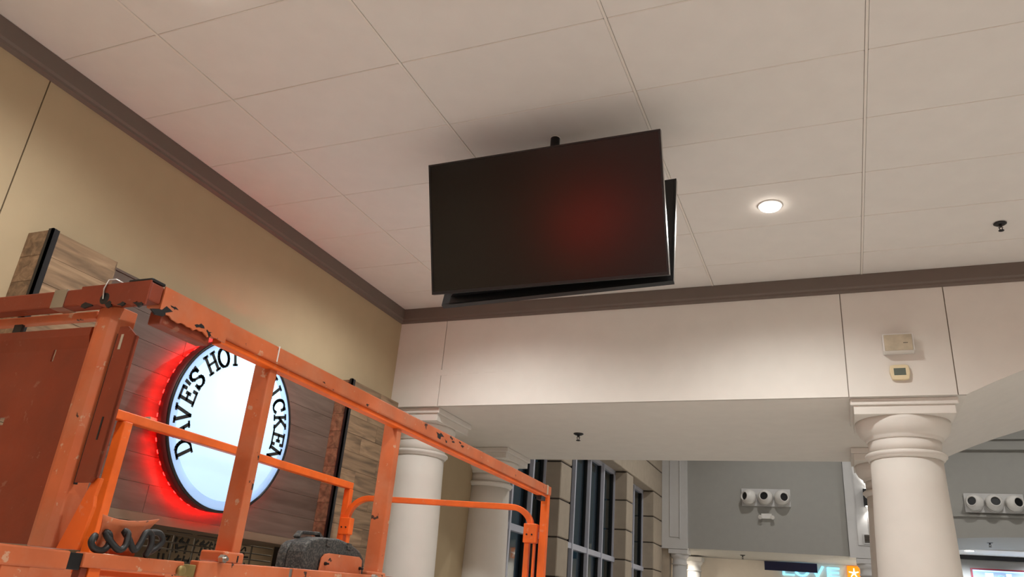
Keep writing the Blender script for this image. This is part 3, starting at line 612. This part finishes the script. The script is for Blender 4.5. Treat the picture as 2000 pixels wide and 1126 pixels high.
# ------------------------------------------------------------------ atrium beyond the passage
XA = -4.0; YF = 18.83; ZT = 5.4
aw = struct(box('wall_atrium_left', 'stone_tan', XA - 0.8, XA - 0.6, 9.1, YF + 0.3, 2.76, ZT))
JZ = [FL, -1.23, -0.665, -0.10, 0.465, 1.03, 1.595, 2.165, 2.73]
def block(name, parent, x0, x1, y0, y1, z0, z1): return box(name, 'stone_tan', x0, x1, y0, y1, z0 + 0.012, z1 - 0.012, parent, 0.012, seg=1)
for y0, y1, lab in ((11.38, 11.89, 'tan stone pier between the two tall windows nearest the passage'), (15.44, 15.94, 'narrow tan stone pier, second from the passage'), (17.89, 18.80, 'tan stone pier in the far corner beside the white panelled pilaster')):
    t = thing('stone_pier', lab, 'pier', (XA - 0.25, (y0 + y1)/2, FL), 'stone piers of the atrium')
    box('core', 'gap_dark', XA - 0.42, XA - 0.02, y0 + 0.02, y1 - 0.02, FL, 2.73, t)
    for a, b in zip(JZ, JZ[1:]): block('block', t, XA - 0.45, XA, y0, y1, a, b)
fz = struct(box('wall_frieze', 'gap_dark', XA - 0.6, XA - 0.02, 9.12, 18.8, 2.76, ZT))
y = 9.13
for a, b in ((2.73, 3.30), (3.30, 3.87), (3.87, 4.45)):
    for y0, y1 in ((9.13, 11.9), (11.9, 15.0), (15.0, 18.8)): block('block', fz, XA - 0.5, XA, y0, y1, a, b)
def window(nm, y0, y1, muls, ztr):
    x = XA - 0.30
    w = MB(); w.box(x - 0.05, x + 0.05, y0 - 0.1, y0 + 0.05, FL, 2.73).box(x - 0.05, x + 0.05, y1 - 0.05, y1 + 0.1, FL, 2.73).box(x - 0.05, x + 0.05, y0, y1, 2.66, 2.74)
    o = struct(w.build(nm, 'mullion'), 'tall dark window between stone piers')
    ys = [y0 + 0.05] + muls + [y1 - 0.05]
    for yy in muls: box('mullion', 'mullion', x - 0.09, x + 0.09, yy - 0.028, yy + 0.028, FL, 2.70, o)
    for zz in ztr: box('transom', 'mullion', x - 0.05, x + 0.075, y0, y1, zz - 0.045, zz + 0.045, o)
    zz = [FL] + ztr + [2.66]
    for a, b in zip(ys, ys[1:]):
        for c, d in zip(zz, zz[1:]):
            box('pane', 'glass_dark', x - 0.02, x - 0.008, a, b, c, d, o)
            box('gasket', 'gasket', x - 0.03, x + 0.03, b - 0.07, b - 0.035, c, d, o)
window('window_1', 9.15, 11.4, [10.0, 10.75], [-0.6, 1.02])
window('window_2', 11.88, 15.45, [12.75, 13.62, 14.5], [-0.6, 1.02])
window('window_3', 15.93, 17.9, [16.9], [-0.6, 1.02])
wf = struct(MB().box(-3.42, 0.05, YF, 21.3, 1.59, ZT).box(-4.3, -3.42, YF + 0.06, 21.3, 1.59, ZT).box(0.05, 0.66, YF + 0.06, 21.3, 1.59, ZT).build('wall_far', 'atrium_gray'))
RA = [(0.64 + (6.4 - 0.64)*k/20, 2.02 + 0.11*math.sin(PI*min(1, max(0, (k/20*5.76 - 1.0))/4.2))) for k in range(21)]
MB().prism(RA + [(6.4, ZT), (0.64, ZT)], fx, YF + 0.02, 21.47).build('wall_far_right', 'atrium_gray')['kind'] = 'structure'
struct(box('trim_3', 'atrium_gray', 0.7, 9.0, YF - 0.03, YF + 0.02, 2.50, 2.54))
for k, (z0, z1, pr) in enumerate(((3.885, 4.09, 0.07), (4.095, 4.34, 0.14), (4.345, ZT, 0.21))):
    struct(box('trim_%d' % (4 + k), 'atrium_gray', XA, 9.0, YF - pr, YF + 0.02, z0, z1))
def wpil(x0, x1, label):
    t = thing('wall_pilaster', label, 'pilaster', ((x0 + x1)/2, YF, 1.57), 'white panelled wall pilasters')
    box('body', 'atrium_white', x0, x1, YF - 0.10, YF + 0.05, 1.585, ZT - 0.02, t)
    for a, b, c, d in ((x0 + 0.19, x0 + 0.20, 1.83, ZT - .1), (x0 + 0.42, x0 + 0.435, 1.78, ZT - .1), (x0 + 0.19, x0 + 0.42, 1.82, 1.835)):
        box('moulding', 'atrium_white', a, b, YF - 0.118, YF - 0.10, c, d, t)
    box('base_cap', 'atrium_white', x0 - 0.01, x1 + 0.01, YF - 0.11, YF + 0.05, 1.56, 1.585, t)
wpil(-3.995, -3.40, 'white panelled pilaster left of the grey wall with the left nozzles')
wpil(0.06, 0.66, 'white panelled pilaster with the black sconce, right of the left grey wall')
box('wall_far_low', 'stone_tan', -4.4, -3.83, YF - 0.015, YF + 0.3, FL, 1.56)['kind'] = 'structure'
def scol(x, y, label):
    t = thing('small_column', label, 'column', (x, y, FL), 'small columns below the far pilasters'); z = 1.555
    box('abacus', 'atrium_white', x - 0.22, x + 0.22, y - 0.22, y + 0.22, z - 0.10, z, t, 0.004)
    MB().lathe([(0.215, z-0.10), (0.205, z-0.15), (0.175, z-0.19), (0.165, z-0.20), (0.163, z-0.30), (0.185, z-0.31), (0.185, z-0.335), (0.163, z-0.345)], (x, y, 0), n=32).build('capital', 'atrium_white', t)
    MB().lathe([(0.163, z-0.34), (0.185, 0.2), (0.19, -1.4), (0.22, -1.5), (0.22, FL)], (x, y, 0), n=32).build('shaft', 'atrium_white', t)
scol(-3.62, YF + 0.12, 'small white column below the far left pilaster, the nearer of the pair')
scol(-3.62, 20.9, 'small white column below the far left pilaster, the farther of the pair')
scol(0.40, YF + 0.12, 'small grey column behind the thick column, below the far right pilaster')
# air nozzle plates
def nozzle_plate(x0, label, dirs):
    t = thing('air_nozzle_plate', label, 'air vent', (x0 + 0.53, YF, 2.585), 'three-ball air nozzle plates')
    yb = YF - 0.001
    box('plate', 'atrium_white', x0, x0 + 1.07, yb - 0.03, yb, 2.585, 2.975, t, 0.004)
    for k, d in enumerate(dirs):
        c = Vector((x0 + 0.175 + 0.36*k, yb - 0.125, 2.775)); dv = Vector(d).normalized()
        pr = [(0.165*math.sin(math.radians(a)), -0.165*math.cos(math.radians(a))) for a in range(64, 145, 8)]
        b = MB().lathe(pr, c, dv, n=32, caps=False).build('ball_nozzle', 'white_plastic', t)
        MB().lathe([(0.105, 0.125), (0.105, 0.15), (0.088, 0.15), (0.086, 0.09)], c, dv, n=28, caps=False).build('nozzle_lip', 'white_plastic', b)
        MB().lathe([(0.09, 0.10), (0.09, 0.118)], c, dv, n=28).build('nozzle_mouth', 'black_plastic', b)
        MB().lathe([(0.165, 0.0), (0.178, 0.02), (0.165, 0.04)], c + Vector((0, 0.09, 0)), (0, -1, 0), n=32, caps=False).build('collar', 'white_plastic', b)
nozzle_plate(-2.153, 'white plate with three ball air nozzles on the left grey wall', ((-0.85, -1, 0.05), (-0.15, -1, 0.1), (0.45, -1, -0.02)))
nozzle_plate(2.365, 'white plate with three ball air nozzles on the grey wall right of the thick column', ((-0.55, -1, 0.1), (0.0, -1, 0.12), (0.35, -1, 0.05)))
t = thing('emergency_light', 'small white emergency light under the left nozzle plate', 'light', (-1.61, YF, 2.31))
box('body', 'white_plastic', -1.73, -1.50, YF - 0.07, YF - 0.001, 2.31, 2.42, t, 0.006)
for sx in (-1.74, -1.49): MB().lathe([(0.025, 0), (0.045, 0.05), (0.045, 0.07), (0.04, 0.072)], (sx, YF - 0.07, 2.36), (0.2 if sx > -1.6 else -0.2, -1, -0.5), n=16).build('lamp_head', 'white_plastic', t)
# sconce and louvre on the right pilaster
t = thing('wall_sconce', 'black up and down wall sconce on the far white pilaster', 'light', (0.52, YF - 0.11, 2.63))
box('body', 'black_metal', 0.43, 0.61, YF - 0.26, YF - 0.11, 2.63, 2.99, t, 0.004)
box('lens', 'store_lens', 0.46, 0.58, YF - 0.24, YF - 0.13, 2.626, 2.632, t); box('lens', 'store_lens', 0.46, 0.58, YF - 0.24, YF - 0.13, 2.988, 2.994, t)
for zz, dd in ((3.02, 1), (2.60, -1)): spot('sconce_beam', (0.52, YF - 0.19, zz), 9, (1, 0.97, 0.9), 90, 0.8, (0, 0.12, dd), 0.03)
t = thing('louvre', 'dark louvred grille below the sconce on the far white pilaster', 'vent', (0.47, YF - 0.105, 1.85))
box('frame', 'atrium_white', 0.355, 0.60, YF - 0.125, YF - 0.10, 1.845, 2.06, t)
for k in range(6): box('slat', 'gap_dark', 0.38, 0.58, YF - 0.135, YF - 0.12, 1.88 + 0.027*k, 1.90 + 0.027*k, t)
# far stores
struct(box('wall_store_far', 'store_white', -4.3, 0.72, 21.31, 21.5, FL, 1.62))
struct(box('wall_store_far_side', 'store_white', -4.4, -4.2, 18.95, 21.4, FL, 1.59))
struct(box('wall_divider', 'atrium_gray', 0.66, 0.9, YF + 0.02, 26, FL, 2.2))
t = tag(MB().box(-1.92, -0.69, 21.10, 21.16, 1.362, 1.572).build('hanging_screen', 'navy', None, 0.004), 'dark navy blue panel hanging in front of the cyan letters', 'panel')
struct(box('ceiling_shop', 'ceiling_paint', 0.8, 7.0, 21.47, 24.5, 2.105, 2.2))
ls = thing('letter_sign', 'glowing cyan letters LOVE on the white shop wall', 'sign', (-0.86, 21.30, 1.27))
GL['L'] = (0.9, [[(0.14,1),(0.14,0.08),(0.86,0.08)]], [])
GL['V2'] = (1.0, [[(0.1,1),(0.5,0.05),(0.9,1)]], [])
GL['O2'] = (1.0, [arcp(0.5,0.5,0.42,0.44,0,360,24)], [])
GL['E2'] = (0.95, [[(0.14,0.08),(0.14,0.92)], [(0.14,0.92),(0.88,0.92)], [(0.14,0.5),(0.84,0.5)], [(0.14,0.08),(0.88,0.08)]], [])
for ch, x0 in (('L', -1.53), ('O2', -1.22), ('V2', -0.87), ('E2', -0.50)):
    fn = lambda p, q, tt, x0=x0: (x0 + 0.33*p, tt, 1.275 + 0.245*q)
    letter(ch, fn, 0.17, 21.25, 21.305, False, 0.15).build('letter', 'love_cyan', ls)
lg = thing('logo_sign', 'orange square sign with a white splash figure beside the cyan letters', 'sign', (0.12, 21.30, 1.3))
box('panel', 'logo_orange', -0.02, 0.26, 21.27, 21.305, 1.29, 1.574, lg)
for k, (a, L) in enumerate(((90, 0.10), (170, 0.11), (15, 0.10), (230, 0.11), (300, 0.11))):
    c, s_ = math.cos(math.radians(a)), math.sin(math.radians(a)); cx, cz = 0.13, 1.42
    MB().prism([(cx - s_*0.02, cz + c*0.02), (cx + s_*0.02, cz - c*0.02), (cx + c*L + s_*0.012, cz + s_*L - c*0.012), (cx + c*L*1.12, cz + s_*L*1.12), (cx + c*L - s_*0.012, cz + s_*L + c*0.012)], fx, 21.255, 21.27).build('petal', 'logo_white', lg)
struct(box('wall_shop', 'atrium_gray', 0.9, 7.0, 22.86, 23.0, FL, 2.2))
struct(box('trim_7', 'black_metal', 0.9, 7.0, 22.80, 22.86, 2.0, 2.10))
t = thing('framed_sign', 'crimson framed lit sign with pale letters at the bottom right', 'sign', (3.6, 22.8, 1.2))
box('frame', 'frame_crimson', 2.79, 4.4, 22.79, 22.86, 1.22, 1.80, t); box('face', 'menu_glow', 2.83, 4.36, 22.78, 22.79, 1.25, 1.765, t)
for k in range(3): box('band', 'atrium_gray', 2.90, 4.30, 22.775, 22.78, 1.69 - 0.03*k, 1.70 - 0.03*k, t)
box('top_light', 'menu_letter', 2.84, 4.35, 22.774, 22.78, 1.735, 1.755, t)
for a, b in ((3.09, 3.26), (3.53, 3.64)): box('letter', 'menu_letter', a, b, 22.76, 22.78, 1.35, 1.70, t)
MB().lathe([(0.10, 0), (0.10, 0.02), (0.06, 0.02), (0.06, 0)], (3.40, 22.76, 1.56), (0, 1, 0), n=24, caps=False).build('letter', 'menu_letter', t)
def shoplight(x, y, z, e, label, col=(1, 0.98, 0.95)):
    t = thing('shop_downlight', label, 'light', (x, y, z), 'shop downlights')
    MB().lathe([(0.10, -0.006), (0.13, 0.0), (0.13, 0.01)], (x, y, z), n=24).build('trim_ring', 'white_plastic', t)
    MB().lathe([(0.098, -0.012), (0.098, -0.004)], (x, y, z), n=24).build('lens', 'store_lens', t)
    l = spot('shop_beam', (x, y, z - 0.05), e, col, 165, 0.5); l.parent = t; l.location = (0, 0, -0.05)
shoplight(2.69, 21.75, 2.105, 260, 'small bright downlight in the pale shop ceiling at the right edge', (0.8, 0.88, 1))
shoplight(4.6, 22.2, 2.105, 300, 'small shop downlight beyond the right edge of the picture', (0.8, 0.88, 1))
shoplight(0.50, 20.2, 1.59, 230, 'added lamp under the far soffit lighting the shop wall, hidden behind the thick column', (1, 0.95, 0.88))  # unseen lamp, added to brighten the shop wall
shoplight(-3.95, 20.2, 1.59, 55, 'added lamp under the far soffit lighting the shop wall, hidden behind the small far columns', (1, 0.94, 0.84))  # second unseen lamp, added for the left part of the shop wall
# rest of the atrium shell and its dim light
struct(box('ceiling_atrium', 'atrium_gray', -5, 9, 9.1, YF + 0.2, ZT, ZT + 0.1))
struct(box('wall_atrium_right', 'atrium_gray', 8.5, 8.7, 9.1, 26, FL, ZT))
struct(box('wall_atrium_near', 'atrium_gray', -5, 8.6, 9.1, 9.15, 4.2, ZT))
for x, y in ((-1.0, 12.0), (3.0, 12.0), (-1.0, 16.0), (3.5, 16.0)):
    t = thing('atrium_downlight', 'dim downlight in the high atrium ceiling, out of view', 'light', (x, y, ZT), 'atrium downlights')
    MB().lathe([(0.12, -0.01), (0.15, 0), (0.15, 0.01)], (x, y, ZT), n=24).build('trim_ring', 'white_plastic', t)
    MB().lathe([(0.118, -0.015), (0.118, -0.005)], (x, y, ZT), n=24).build('lens', 'lamp_lens', t)
    l = spot('atrium_beam', (x, y, ZT - 0.05), 145, (1, 0.98, 0.95), 165, 0.6); l.parent = t; l.location = (0, 0, -0.05)
# red shop sign further back on the left wall; the television screen mirrors it
t = thing('red_shop_sign', 'red glowing shop sign on the tan wall behind the viewer, mirrored in the television', 'sign', (XW, -5.5, 0.7))
box('cabinet', 'black_metal', XW + 0.001, XW + 0.16, -8.4, -4.2, 0.75, 1.35, t, 0.01)
box('face', 'red_sign_face', XW + 0.16, XW + 0.17, -8.35, -4.25, 0.80, 1.30, t)
